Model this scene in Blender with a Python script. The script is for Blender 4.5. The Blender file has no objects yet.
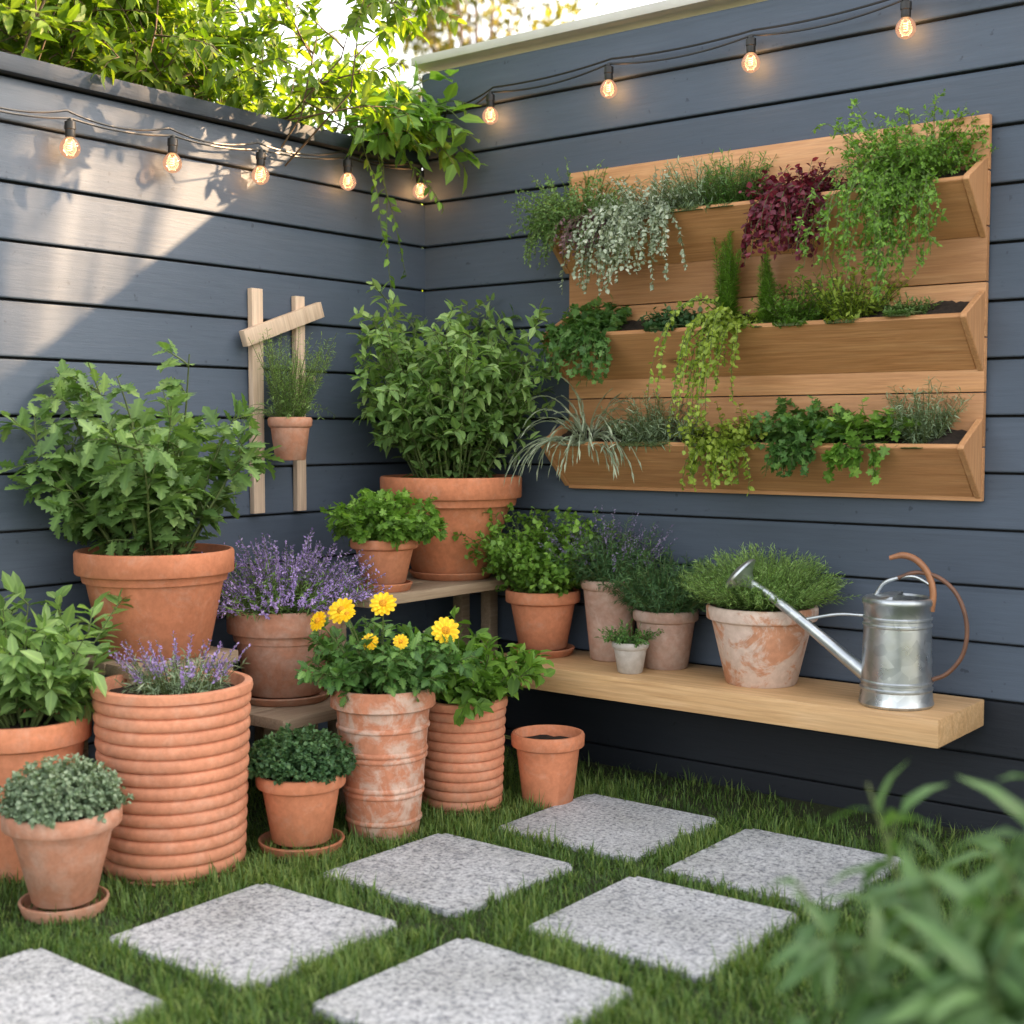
import bpy, bmesh, math, random
import numpy as np
from mathutils import Vector, Matrix
rng=np.random.default_rng(11)
random.seed(5)
scene=bpy.context.scene
col=scene.collection
pi=math.pi
G=-.045   # ground level
# ------------------------------------------------------------------ helpers
def link(ob,parent=None,loc=None):
    col.objects.link(ob)
    if parent is not None: ob.parent=parent
    if loc is not None: ob.location=loc
    return ob
def thing(name,label,category,loc=(0,0,0),group=None):
    e=bpy.data.objects.new(name,None); e.empty_display_size=.05
    link(e,None,loc); e["label"]=label; e["category"]=category
    if group: e["group"]=group
    return e
def fin(me,angle=40):
    me.polygons.foreach_set('use_smooth',[True]*len(me.polygons))
    try: me.set_sharp_from_angle(angle=math.radians(angle))
    except Exception: pass
def mesh_ob(name,V,F,mats,parent=None,loc=None,smooth=True,angle=40):
    me=bpy.data.meshes.new(name)
    me.from_pydata([tuple(map(float,v)) for v in V],[],[tuple(f) for f in F])
    if not isinstance(mats,(list,tuple)): mats=[mats]
    for m in mats: me.materials.append(m)
    me.update()
    if smooth: fin(me,angle)
    ob=bpy.data.objects.new(name,me)
    return link(ob,parent,loc)
def fast_ob(name,V,Fidx,sizes,mat,parent=None,colr=None,smooth=False):
    me=bpy.data.meshes.new(name)
    V=np.ascontiguousarray(V,dtype=np.float32)
    me.vertices.add(len(V)); me.vertices.foreach_set('co',V.ravel())
    Fidx=np.ascontiguousarray(Fidx,dtype=np.int32); sizes=np.asarray(sizes,dtype=np.int32)
    me.loops.add(len(Fidx)); me.loops.foreach_set('vertex_index',Fidx)
    me.polygons.add(len(sizes))
    st=np.concatenate([[0],np.cumsum(sizes)[:-1]]).astype(np.int32)
    me.polygons.foreach_set('loop_start',st)
    if colr is not None:
        ca=me.color_attributes.new("Col",'FLOAT_COLOR','POINT')
        ca.data.foreach_set('color',np.ascontiguousarray(colr,dtype=np.float32).ravel())
    me.materials.append(mat)
    me.update(calc_edges=True); me.validate()
    if smooth: me.polygons.foreach_set('use_smooth',[True]*len(me.polygons))
    ob=bpy.data.objects.new(name,me)
    return link(ob,parent)
def box_arr(x0,x1,y0,y1,z0,z1):
    V=[(x0,y0,z0),(x1,y0,z0),(x1,y1,z0),(x0,y1,z0),(x0,y0,z1),(x1,y0,z1),(x1,y1,z1),(x0,y1,z1)]
    F=[(0,3,2,1),(4,5,6,7),(0,1,5,4),(1,2,6,5),(2,3,7,6),(3,0,4,7)]
    return V,F
def boxes(name,bs,mat,parent=None,loc=None,bev=.003,rot=None):
    bm=bmesh.new()
    for b in bs:
        V,F=box_arr(*b)
        vs=[bm.verts.new(v) for v in V]
        fs=[bm.faces.new([vs[i] for i in f]) for f in F]
        if bev>0:
            es=list({e for f in fs for e in f.edges})
            bmesh.ops.bevel(bm,geom=es,offset=bev,segments=2,affect='EDGES',profile=.6)
    me=bpy.data.meshes.new(name); bm.to_mesh(me); bm.free(); me.materials.append(mat); fin(me,35)
    ob=link(bpy.data.objects.new(name,me),parent,loc)
    if rot: ob.rotation_euler=rot
    return ob
def box(name,b,mat,parent=None,loc=None,bev=.003,rot=None): return boxes(name,[b],mat,parent,loc,bev,rot)
def lathe(name,prof,mat,parent=None,loc=None,seg=56,sx=1,sy=1,angle=38,wob=0):
    V=[];F=[];n=len(prof)
    ph=random.random()*6
    for j in range(seg):
        a=2*pi*j/seg
        w=1+wob*math.sin(2*a+ph)+wob*.5*math.sin(3*a+2*ph)
        for r,z in prof: V.append((r*w*sx*math.cos(a),r*w*sy*math.sin(a),z))
    for j in range(seg):
        k=(j+1)%seg
        for i in range(n-1):
            a,b,c,d=j*n+i,k*n+i,k*n+i+1,j*n+i+1
            if prof[i][0]<1e-6 and prof[i+1][0]<1e-6: continue
            if prof[i][0]<1e-6: F.append((a,c,d))
            elif prof[i+1][0]<1e-6: F.append((a,b,d))
            else: F.append((a,b,c,d))
    ob=mesh_ob(name,V,F,mat,parent,loc,True,angle)
    bm=bmesh.new(); bm.from_mesh(ob.data); bmesh.ops.remove_doubles(bm,verts=bm.verts,dist=1e-5)
    bmesh.ops.recalc_face_normals(bm,faces=bm.faces); bm.to_mesh(ob.data); bm.free(); fin(ob.data,angle)
    return ob
def norm(a): return a/np.maximum(np.linalg.norm(a,axis=-1,keepdims=True),1e-9)
def smooth_path(P,n=40):
    P=[Vector(p) for p in P]; out=[]
    Q=[P[0]*2-P[1]]+P+[P[-1]*2-P[-2]]
    m=len(P)-1
    for s in range(n+1):
        u=s/n*m; i=min(int(u),m-1); t=u-i
        a,b,c,d=Q[i],Q[i+1],Q[i+2],Q[i+3]
        out.append(.5*((2*b)+(c-a)*t+(2*a-5*b+4*c-d)*t*t+(3*b-3*c+d-a)*t**3))
    return out
def tube(name,path,r,mat,parent=None,loc=None,sides=10,flat=1.0):
    n=len(path); R=r if isinstance(r,(list,tuple)) else [r]*n
    V=[];F=[]
    T0=(path[1]-path[0]).normalized()
    a=T0.orthogonal().normalized()
    for i in range(n):
        T=(path[min(i+1,n-1)]-path[max(i-1,0)]).normalized()
        a=(a-T*a.dot(T)).normalized(); b=T.cross(a)
        for k in range(sides):
            th=2*pi*k/sides
            V.append(path[i]+(a*math.cos(th)+b*math.sin(th)*flat)*R[i])
    for i in range(n-1):
        for k in range(sides):
            k2=(k+1)%sides
            F.append((i*sides+k,i*sides+k2,(i+1)*sides+k2,(i+1)*sides+k))
    F.append(tuple(range(sides))[::-1]); F.append(tuple((n-1)*sides+k for k in range(sides)))
    return mesh_ob(name,V,F,mat,parent,loc,True,50)
# ------------------------------------------------------------------ materials
def newmat(name):
    m=bpy.data.materials.new(name); m.use_nodes=True
    nt=m.node_tree; nt.nodes.clear()
    return m,nt,nt.nodes,nt.links
def nd(nt,t,**k):
    n=nt.nodes.new(t)
    for a,b in k.items():
        try: setattr(n,a,b)
        except Exception: pass
    return n
def ramp(nt,stops):
    r=nt.nodes.new('ShaderNodeValToRGB'); e=r.color_ramp.elements
    while len(e)<len(stops): e.new(.5)
    for i,(p,c) in enumerate(stops):
        e[i].position=p; e[i].color=(c[0],c[1],c[2],1)
    return r
def coords(nt,scale=(1,1,1),kind='Object'):
    tc=nt.nodes.new('ShaderNodeTexCoord'); mp=nt.nodes.new('ShaderNodeMapping')
    mp.inputs['Scale'].default_value=scale
    nt.links.new(tc.outputs[kind],mp.inputs['Vector']); return mp
def noise(nt,vec,scale,detail=4,rough=.55,dist=0):
    n=nt.nodes.new('ShaderNodeTexNoise'); n.inputs['Scale'].default_value=scale
    n.inputs['Detail'].default_value=detail; n.inputs['Roughness'].default_value=rough
    n.inputs['Distortion'].default_value=dist
    if vec is not None: nt.links.new(vec.outputs[0],n.inputs['Vector'])
    return n
def mixc(nt,fac,a,b,mode='MIX'):
    m=nt.nodes.new('ShaderNodeMix'); m.data_type='RGBA'; m.blend_type=mode
    for sock,val in ((m.inputs[0],fac),(m.inputs[6],a),(m.inputs[7],b)):
        if isinstance(val,bpy.types.NodeSocket): nt.links.new(val,sock)
        elif isinstance(val,(int,float)): sock.default_value=val
        else: sock.default_value=(val[0],val[1],val[2],1)
    return m.outputs[2]
def surf(nt,colr,rough,bump=None,bstr=.3,bdist=.01,metal=0,spec=None):
    b=nt.nodes.new('ShaderNodeBsdfPrincipled'); o=nt.nodes.new('ShaderNodeOutputMaterial')
    if isinstance(colr,bpy.types.NodeSocket): nt.links.new(colr,b.inputs['Base Color'])
    else: b.inputs['Base Color'].default_value=(*colr,1)
    if isinstance(rough,bpy.types.NodeSocket): nt.links.new(rough,b.inputs['Roughness'])
    else: b.inputs['Roughness'].default_value=rough
    b.inputs['Metallic'].default_value=metal
    if spec is not None: b.inputs['Specular IOR Level'].default_value=spec
    if bump is not None:
        bp=nt.nodes.new('ShaderNodeBump'); bp.inputs['Strength'].default_value=bstr; bp.inputs['Distance'].default_value=bdist
        nt.links.new(bump,bp.inputs['Height']); nt.links.new(bp.outputs[0],b.inputs['Normal'])
    nt.links.new(b.outputs[0],o.inputs[0]); return b
def board_tone(nt,pitch,lo,hi,ax='Z'):
    tc=nd(nt,'ShaderNodeTexCoord'); sp=nd(nt,'ShaderNodeSeparateXYZ'); nt.links.new(tc.outputs['Object'],sp.inputs[0])
    dv=nd(nt,'ShaderNodeMath',operation='DIVIDE'); dv.inputs[1].default_value=pitch; nt.links.new(sp.outputs[ax],dv.inputs[0])
    fl=nd(nt,'ShaderNodeMath',operation='FLOOR'); nt.links.new(dv.outputs[0],fl.inputs[0])
    wn=nd(nt,'ShaderNodeTexWhiteNoise',noise_dimensions='1D'); nt.links.new(fl.outputs[0],wn.inputs['W'])
    r2=ramp(nt,[(0,lo),(1,hi)]); nt.links.new(wn.outputs['Value'],r2.inputs[0]); return r2.outputs[0]
def mat_paint(name,sc,base):
    m,nt,N,L=newmat(name)
    c=coords(nt,sc); n1=noise(nt,c,6,6,.65,.3)
    c2=coords(nt,(1,1,1)); n2=noise(nt,c2,2.2,3,.6)
    d=[x*.89 for x in base]; l=[x*1.13 for x in base]
    r=ramp(nt,[(.3,d),(.5,base),(.72,l)]); L.new(n1.outputs[0],r.inputs[0])
    c1=mixc(nt,n2.outputs[0],r.outputs[0],[x*.84 for x in base])
    c2_=mixc(nt,1.0,c1,board_tone(nt,.147,(.90,.90,.90),(1.08,1.08,1.08)),'MULTIPLY')
    n3=noise(nt,c2,38,2,.5); rr=ramp(nt,[(.70,(0,0,0)),(.76,(1,1,1))]); L.new(n3.outputs[0],rr.inputs[0])
    c3=mixc(nt,rr.outputs[0],c2_,[x*.6 for x in base])
    surf(nt,c3,.62,n1.outputs[0],.22,.005,spec=.3); return m
def mat_wood(name,axis,base,dark,light,rough=.55,scale=1,board=None):
    m,nt,N,L=newmat(name)
    sc=[14,14,14]; sc[axis]=1.0
    c=coords(nt,[s*scale for s in sc]); n1=noise(nt,c,3,8,.65,1.2)
    sc2=[60,60,60]; sc2[axis]=2
    c2=coords(nt,[s*scale for s in sc2]); n2=noise(nt,c2,3,4,.6,.2)
    c3=coords(nt,(1,1,1)); n3=noise(nt,c3,3.5,3,.5)
    r=ramp(nt,[(.3,dark),(.48,base),(.7,light)]); L.new(n1.outputs[0],r.inputs[0])
    r2=ramp(nt,[(.35,(.68,.63,.60)),(.6,(1.05,1.05,1.05))]); L.new(n2.outputs[0],r2.inputs[0])
    a=mixc(nt,1.0,r.outputs[0],r2.outputs[0],'MULTIPLY')
    b=mixc(nt,n3.outputs[0],a,[x*.9 for x in base])
    v=nd(nt,'ShaderNodeTexVoronoi'); sc3=[7,7,7]; sc3[axis]=2.2; c4=coords(nt,[s*scale for s in sc3]); L.new(c4.outputs[0],v.inputs['Vector']); v.inputs['Scale'].default_value=1.0
    rk=ramp(nt,[(.05,(.75,.75,.75)),(.11,(0,0,0))]); L.new(v.outputs['Distance'],rk.inputs[0])
    b=mixc(nt,rk.outputs[0],b,[x*.45 for x in dark])
    if board: b=mixc(nt,1.0,b,board_tone(nt,board,(.80,.78,.76),(1.12,1.14,1.18)),'MULTIPLY')
    surf(nt,b,rough,n2.outputs[0],.35,.003); return m
def mat_terra(name,base,pale=.25,patch=(.62,.50,.42),plo=.52,phi=.68,dirt=.25,stain=(.10,.09,.05),ps=16):
    m,nt,N,L=newmat(name)
    c=coords(nt,(1,1,1)); oi=nd(nt,'ShaderNodeObjectInfo')
    ad=nd(nt,'ShaderNodeVectorMath',operation='ADD'); L.new(c.outputs[0],ad.inputs[0])
    cm=nd(nt,'ShaderNodeVectorMath',operation='SCALE'); cm.inputs[0].default_value=(7,3,5); L.new(oi.outputs['Random'],cm.inputs['Scale']); L.new(cm.outputs[0],ad.inputs[1])
    n1=noise(nt,ad,7,5,.6,.4); n2=noise(nt,ad,60,4,.6); n3=noise(nt,ad,ps,6,.7,.6)
    r=ramp(nt,[(.3,[x*.82 for x in base]),(.55,base),(.75,[min(1,x*1.12) for x in base])]); L.new(n1.outputs[0],r.inputs[0])
    rp=ramp(nt,[(plo,(0,0,0)),(phi,(pale,)*3)]); L.new(n3.outputs[0],rp.inputs[0])
    a=mixc(nt,rp.outputs[0],r.outputs[0],patch)
    r2=ramp(nt,[(.3,(.86,.84,.82)),(.65,(1.05,1.05,1.05))]); L.new(n2.outputs[0],r2.inputs[0])
    b=mixc(nt,1.0,a,r2.outputs[0],'MULTIPLY')
    # each pot a little different
    rv=ramp(nt,[(0,(.86,.80,.76)),(.5,(1,1,1)),(1,(1.05,.98,.92))]); L.new(oi.outputs['Random'],rv.inputs[0])
    b=mixc(nt,1.0,b,rv.outputs[0],'MULTIPLY')
    tc=nd(nt,'ShaderNodeTexCoord'); sp=nd(nt,'ShaderNodeSeparateXYZ'); L.new(tc.outputs['Object'],sp.inputs[0])
    mr=nd(nt,'ShaderNodeMapRange'); mr.inputs[1].default_value=0; mr.inputs[2].default_value=.1; mr.inputs[3].default_value=dirt*1.8; mr.inputs[4].default_value=0
    L.new(sp.outputs['Z'],mr.inputs[0])
    mm=nd(nt,'ShaderNodeMath',operation='MULTIPLY'); L.new(mr.outputs[0],mm.inputs[0]); L.new(n3.outputs[0],mm.inputs[1])
    d=mixc(nt,mm.outputs[0],b,stain)
    surf(nt,d,.82,n2.outputs[0],.3,.002,spec=.3); return m
def mat_leaf(name,dark,mid,light,rough=.5,trans=.3,tr=None,k=1.0):
    m,nt,N,L=newmat(name)
    dark,mid,light=[[x*k for x in q] for q in (dark,mid,light)]
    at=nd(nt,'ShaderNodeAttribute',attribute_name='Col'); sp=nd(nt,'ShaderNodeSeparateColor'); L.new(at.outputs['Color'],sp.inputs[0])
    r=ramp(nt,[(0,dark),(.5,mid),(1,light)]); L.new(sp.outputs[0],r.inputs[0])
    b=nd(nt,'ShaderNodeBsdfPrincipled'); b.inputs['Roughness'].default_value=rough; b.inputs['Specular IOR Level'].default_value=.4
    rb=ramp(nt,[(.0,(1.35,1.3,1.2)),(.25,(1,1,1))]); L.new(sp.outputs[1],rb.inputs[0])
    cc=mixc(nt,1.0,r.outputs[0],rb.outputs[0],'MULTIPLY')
    L.new(cc,b.inputs['Base Color'])
    t=nd(nt,'ShaderNodeBsdfTranslucent'); tc=mixc(nt,1.0,cc,tr or (1.5,1.6,.7),'MULTIPLY'); L.new(tc,t.inputs[0])
    mx=nd(nt,'ShaderNodeMixShader'); mx.inputs[0].default_value=trans
    L.new(b.outputs[0],mx.inputs[1]); L.new(t.outputs[0],mx.inputs[2])
    o=nd(nt,'ShaderNodeOutputMaterial'); L.new(mx.outputs[0],o.inputs[0]); return m
def mat_plain(name,c,rough=.6,metal=0,ns=30,var=.25,bump=.2):
    m,nt,N,L=newmat(name); cc=coords(nt); n=noise(nt,cc,ns,4,.6)
    r=ramp(nt,[(.3,[x*(1-var) for x in c]),(.7,[min(1,x*(1+var)) for x in c])]); L.new(n.outputs[0],r.inputs[0])
    surf(nt,r.outputs[0],rough,n.outputs[0],bump,.003,metal); return m

SL=(.087,.114,.158)
M_fx=mat_paint('slate_paint_x',(1.2,14,14),SL)
M_fy=mat_paint('slate_paint_y',(14,1.2,14),SL)
M_dark=mat_plain('dark_backing',(.012,.014,.018),.8)
M_lowshade=mat_paint('slate_paint_low_shade',(1.2,14,14),(.018,.023,.032))  # near-black slate: shade beneath the shelf put into the board colour
M_capl=mat_plain('pale_flashing',(.55,.54,.50),.5,0,8,.1)
M_capd=mat_paint('slate_cap',(14,1.2,14),(.035,.048,.07))
M_cedar=mat_wood('cedar_wood',0,(.60,.305,.135),(.42,.19,.075),(.72,.42,.21),board=.985/7)
M_cedart=mat_wood('cedar_trough_wood',0,(.60,.30,.13),(.42,.18,.07),(.72,.41,.20))
M_cedarv=mat_wood('cedar_wood_end',2,(.60,.31,.14),(.42,.20,.08),(.72,.42,.21))
M_pine=mat_wood('pine_wood',0,(.68,.43,.21),(.48,.27,.12),(.80,.57,.33),.5,.8)
M_pale=mat_wood('pale_wood',2,(.72,.55,.41),(.55,.39,.27),(.82,.68,.53))
M_grey=mat_wood('weathered_wood',1,(.42,.31,.21),(.24,.17,.11),(.55,.43,.31),.7)
M_ter=mat_terra('terracotta',(.63,.25,.135),.20)
M_ter2=mat_terra('terracotta_dusty',(.55,.265,.17),.5,(.62,.46,.38),.44,.66)
M_ter3=mat_terra('terracotta_ribbed',(.65,.285,.17),.3,(.72,.49,.38),.48,.7)
M_aged=mat_terra('terracotta_aged',(.59,.255,.15),.7,(.68,.56,.48),.46,.60,.4)
M_pink=mat_terra('clay_pinkgrey',(.48,.31,.25),.5,(.58,.48,.43),.42,.62)
M_mott=mat_terra('clay_whitewashed',(.58,.31,.20),1.0,(.68,.57,.52),.42,.50,.15,ps=10)
M_white=mat_terra('clay_white',(.62,.59,.56),.4,(.46,.42,.38),.5,.7)
M_soil=mat_plain('potting_soil',(.022,.015,.010),.95,0,60,.6,1)
M_stem=mat_plain('green_stem',(.09,.13,.035),.6)
M_wstem=mat_plain('woody_stem',(.10,.07,.04),.8)
M_bark=mat_plain('tree_bark',(.12,.085,.06),.9,0,14,.5,.8)
M_black=mat_plain('black_rubber',(.012,.012,.013),.45)
LG={}
LG['fresh']=mat_leaf('leaf_fresh',(.06,.13,.02),(.125,.25,.037),(.22,.38,.068),k=1.18)
LG['mid']=mat_leaf('leaf_mid',(.04,.10,.028),(.08,.18,.045),(.16,.29,.08),k=1.18)
LG['deep']=mat_leaf('leaf_deep',(.025,.07,.028),(.055,.125,.05),(.11,.20,.08),k=1.2)
LG['herb']=mat_leaf('leaf_herb',(.06,.125,.035),(.125,.22,.068),(.23,.34,.12),k=1.2)
LG['pale']=mat_leaf('leaf_pale_herb',(.075,.145,.045),(.16,.27,.085),(.29,.41,.16),k=1.25,trans=.35)
LG['near']=mat_leaf('leaf_near',(.035,.08,.028),(.065,.14,.045),(.11,.20,.07),k=1.05,trans=.22)
LG['vine']=mat_leaf('leaf_vine',(.07,.16,.025),(.14,.28,.045),(.25,.40,.09),k=1.05,trans=.4)
LG['grey']=mat_leaf('leaf_grey',(.10,.155,.095),(.19,.27,.17),(.33,.40,.29),.6,.2,k=1.08)
LG['silver']=mat_leaf('leaf_silver',(.22,.28,.20),(.36,.43,.32),(.54,.59,.47),.6,.2,(1.2,1.2,1),k=1.05)
LG['burg']=mat_leaf('leaf_burgundy',(.06,.010,.020),(.15,.027,.048),(.30,.07,.10),.45,.3,(1.8,.9,.9))
LG['gold']=mat_leaf('leaf_golden',(.16,.24,.03),(.29,.40,.06),(.44,.53,.11))
LG['hedge']=mat_leaf('leaf_hedge',(.05,.11,.012),(.10,.18,.022),(.18,.25,.038),.55,.48,(1.9,1.8,.5))
LG['tree']=mat_leaf('leaf_tree',(.07,.10,.02),(.14,.16,.03),(.22,.22,.05),.5,.5,(1.7,1.5,.5),k=.85)
LG['purple']=mat_leaf('petal_purple',(.21,.15,.38),(.39,.29,.60),(.60,.47,.80),.6,.25,(1.3,1.1,1.4))
LG['dusk']=mat_leaf('petal_dusky',(.13,.11,.21),(.23,.20,.33),(.34,.30,.46),.6,.25,(1.2,1.1,1.3))
LG['pinkish']=mat_leaf('leaf_pinkish',(.10,.06,.07),(.22,.12,.14),(.34,.22,.22),.6,.2,(1.3,1,1))
LG['yellow']=mat_leaf('petal_yellow',(.82,.48,.01),(.92,.64,.015),(.96,.74,.03),.5,.25,(1.2,1.1,.5))
LG['grass']=mat_leaf('grass_blade',(.038,.082,.018),(.088,.17,.036),(.20,.27,.07),.55,.3,k=1.12)
# ------------------------------------------------------------------ leaf templates
def T(v,f): return (np.array(v,float),f)
def ovate(w,fold=.10,curl=.12):
    a=w*.5
    return T([(0,0,0),(.32,a,fold*w),(.34,0,-.02),(.32,-a,fold*w),(.7,a*.72,fold*w-curl*.5),(.7,0,-.02-curl*.5),(.7,-a*.72,fold*w-curl*.5),(1,0,-curl*1.3)],
      [(0,2,1),(0,3,2),(1,2,5,4),(2,3,6,5),(4,5,7),(5,6,7)])
def diamond(w): return T([(0,0,0),(.45,w*.5,.04),(1,0,-.03),(.45,-w*.5,.04)],[(0,3,2),(0,2,1)])
def lobed(o,cx=.45):
    pts=[(x,y,.10*abs(y)-.1*x*x) for x,y in o]+[(x,-y,.10*abs(y)-.1*x*x) for x,y in o[-2:0:-1]]
    pts.append((cx,0,-.05)); c=len(pts)-1
    return T(pts,[(i,(i+1)%c,c) for i in range(c)])
def pinnate(wk=1.0,deep=1.0):
    xs=[(0,.0),(.16,.05),(.24,.24),(.30,.08+deep*.05),(.42,.32),(.50,.10+deep*.07),(.62,.28),(.70,.09+deep*.05),(.84,.15),(1,0)]
    xs=[(x,y*wk) for x,y in xs]
    V=[(x,y,.12*y-.12*x*x) for x,y in xs]+[(x,-y,.12*y-.12*x*x) for x,y in xs]+[(x,0,-.02-.12*x*x) for x,y in xs]
    n=len(xs);F=[]
    for i in range(n-1):
        if i==0: F+= [(2*n,2*n+1,1),(2*n,n+1,2*n+1)]
        elif i==n-2: F+=[(2*n+i,2*n+i+1,i),(2*n+i,n+i,2*n+i+1)]
        else: F+=[(2*n+i,2*n+i+1,i+1,i),(2*n+i,n+i,n+i+1,2*n+i+1)]
    used=sorted({j for f in F for j in f}); mp={u:i for i,u in enumerate(used)}
    return T([V[u] for u in used],[tuple(mp[j] for j in f) for f in F])
OV=ovate(.5); RND=ovate(.85,.08,.08); NDL=diamond(.14); SML=diamond(.55); PIN=pinnate(); PINW=pinnate(1.15,.6)
PET=T([(0,-.06,0),(0,.06,0),(.45,.17,.015),(.45,0,-.015),(.45,-.17,.015),(.85,.19,-.01),(.85,0,-.03),(.85,-.19,-.01),(1,.09,-.04),(1.02,0,-.05),(1,-.09,-.04)],[(0,3,2,1),(0,4,3),(2,3,6,5),(3,4,7,6),(5,6,9,8),(6,7,10,9)])
LOB=lobed([(0,0),(.14,.10),(.10,.36),(.30,.40),(.40,.24),(.56,.46),(.70,.40),(.70,.18),(.86,.16),(1,0)])
def leaf_ob(name,parent,tm,P,D,U,S,mat,R=None):
    TV,TF=tm; W=np.cross(U,D)
    V=P[:,None,:]+S[:,None,None]*(TV[None,:,0:1]*D[:,None,:]+TV[None,:,1:2]*W[:,None,:]+TV[None,:,2:3]*U[:,None,:])
    n=len(P); k=len(TV)
    fl=np.concatenate([np.array(f) for f in TF]); sz=np.array([len(f) for f in TF])
    idx=(fl[None,:]+(np.arange(n)*k)[:,None]).ravel(); sizes=np.tile(sz,n)
    if R is None: R=np.clip(rng.normal(.5,.24,n),0,1)
    C=np.zeros((n,k,4)); C[:,:,0]=R[:,None]; C[:,:,1]=np.clip(np.abs(TV[None,:,1])*4,0,1); C[:,:,3]=1
    return fast_ob(name,V.reshape(-1,3),idx,sizes,mat,parent,C.reshape(-1,4),smooth=k>4)
def stems(n,L,spread,droop,base_r=.02,K=9,wob=.1,bias=(0,0,0),pmin=0,org=(0,0,0),sx=1,sy=1,power=.5,az=None,lpol=0):
    a=rng.uniform(0,2*pi,n) if az is None else rng.uniform(az[0],az[1],n)
    u=rng.uniform(0,1,n); pol=pmin+(spread-pmin)*u**power
    st=np.stack([base_r*sx*np.sqrt(u)*np.cos(a),base_r*sy*np.sqrt(u)*np.sin(a),0*a],1)+np.array(org)
    d=np.stack([np.sin(pol)*np.cos(a),np.sin(pol)*np.sin(a),np.cos(pol)],1)+np.array(bias)
    d=norm(d); Ls=rng.uniform(L[0],L[1],n)*(1-lpol*u)
    return walk(st,d,Ls,K,droop,wob)
def walk(st,d,Ls,K,droop,wob):
    n=len(st); pts=np.zeros((n,K,3)); pts[:,0]=st; step=(Ls/(K-1))[:,None]
    for k in range(1,K):
        d=norm(d+np.array([0,0,-droop/(K-1)])*(.5+k/K)+rng.normal(0,wob,(n,3))*.6)
        pts[:,k]=pts[:,k-1]+d*step
    return pts
def on_stems(pts,per,t0,t1=1.0):
    n,K,_=pts.shape
    t=(np.arange(per)[None]+rng.uniform(0,1,(n,per)))/per; t=t0+(t1-t0)*t
    f=t*(K-1); i=np.clip(np.floor(f).astype(int),0,K-2); a=(f-i)[...,None]; ix=np.arange(n)[:,None]
    A=pts[ix,i];B=pts[ix,i+1]
    return (A*(1-a)+B*a).reshape(-1,3),norm((B-A).reshape(-1,3)),t.ravel()
def perp_rand(Tn):
    r=rng.normal(size=Tn.shape); return norm(r-(r*Tn).sum(1,keepdims=True)*Tn)
def branch(pts,m,L,ang,droop,t0=.3,K=6,wob=.1,t1=1.,taper=.3):
    P,Tn,t=on_stems(pts,m,t0,t1); p=perp_rand(Tn)
    an=ang+rng.normal(0,.2,len(P)); d=norm(np.cos(an)[:,None]*Tn+np.sin(an)[:,None]*p)
    return walk(P,d,rng.uniform(L[0],L[1],len(P))*(1-taper*t),K,droop,wob)
def leaves(pts,per,t0,size,ang=1.0,jit=.3,taper=.2,sag=.15,up=1.,t1=1.):
    P,Tn,t=on_stems(pts,per,t0,t1); p=perp_rand(Tn)
    an=ang+rng.normal(0,jit,len(P))
    D=np.cos(an)[:,None]*Tn+np.sin(an)[:,None]*p; D[:,2]-=sag; D=norm(D)
    u=np.array([0,0,up])+Tn*.5+rng.normal(0,.35,P.shape); U=norm(u-(u*D).sum(1,keepdims=True)*D)
    S=size*(1-taper*t)*rng.uniform(.65,1.25,len(P))
    return P,D,U,S
def stem_ob(parent,plist,r0,r1,mat,name='stems',sides=4):
    Vs=[];Is=[];off=0
    for pts,s in plist:
        n,K,_=pts.shape
        Tn=norm(np.gradient(pts,axis=1)); ref=np.array([.31,.17,.93]); ref2=np.array([.9,-.4,.1])
        a=np.cross(Tn,ref); b=np.cross(Tn,ref2); a=norm(np.where(np.linalg.norm(a,axis=-1,keepdims=True)<.2,b,a)); b=np.cross(Tn,a)
        rr=(r0+(r1-r0)*np.linspace(0,1,K))*s
        th=np.arange(sides)*2*pi/sides
        V=pts[:,:,None,:]+rr[None,:,None,None]*(np.cos(th)[None,None,:,None]*a[:,:,None,:]+np.sin(th)[None,None,:,None]*b[:,:,None,:])
        Vs.append(V.reshape(-1,3))
        i,k,j=np.meshgrid(np.arange(n),np.arange(K-1),np.arange(sides),indexing='ij'); j2=(j+1)%sides
        base=i*K*sides
        q=np.stack([base+k*sides+j,base+k*sides+j2,base+(k+1)*sides+j2,base+(k+1)*sides+j],-1).reshape(-1)+off
        Is.append(q); off+=n*K*sides
    V=np.concatenate(Vs); I=np.concatenate(Is)
    return fast_ob(name,V,I,np.full(len(I)//4,4),mat,parent,None,True)
def cat(*ls): return [np.concatenate(x) for x in zip(*ls)]
def clampw(parent,m=.03,extra=None):
    ox,oy,oz=parent.location
    def f(p):
        p=p.copy(); p[...,0]=np.maximum(p[...,0]+ox,m)-ox; p[...,1]=np.minimum(p[...,1]+oy,-m)-oy
        if extra: p=extra(p)
        return p
    return f
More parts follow.
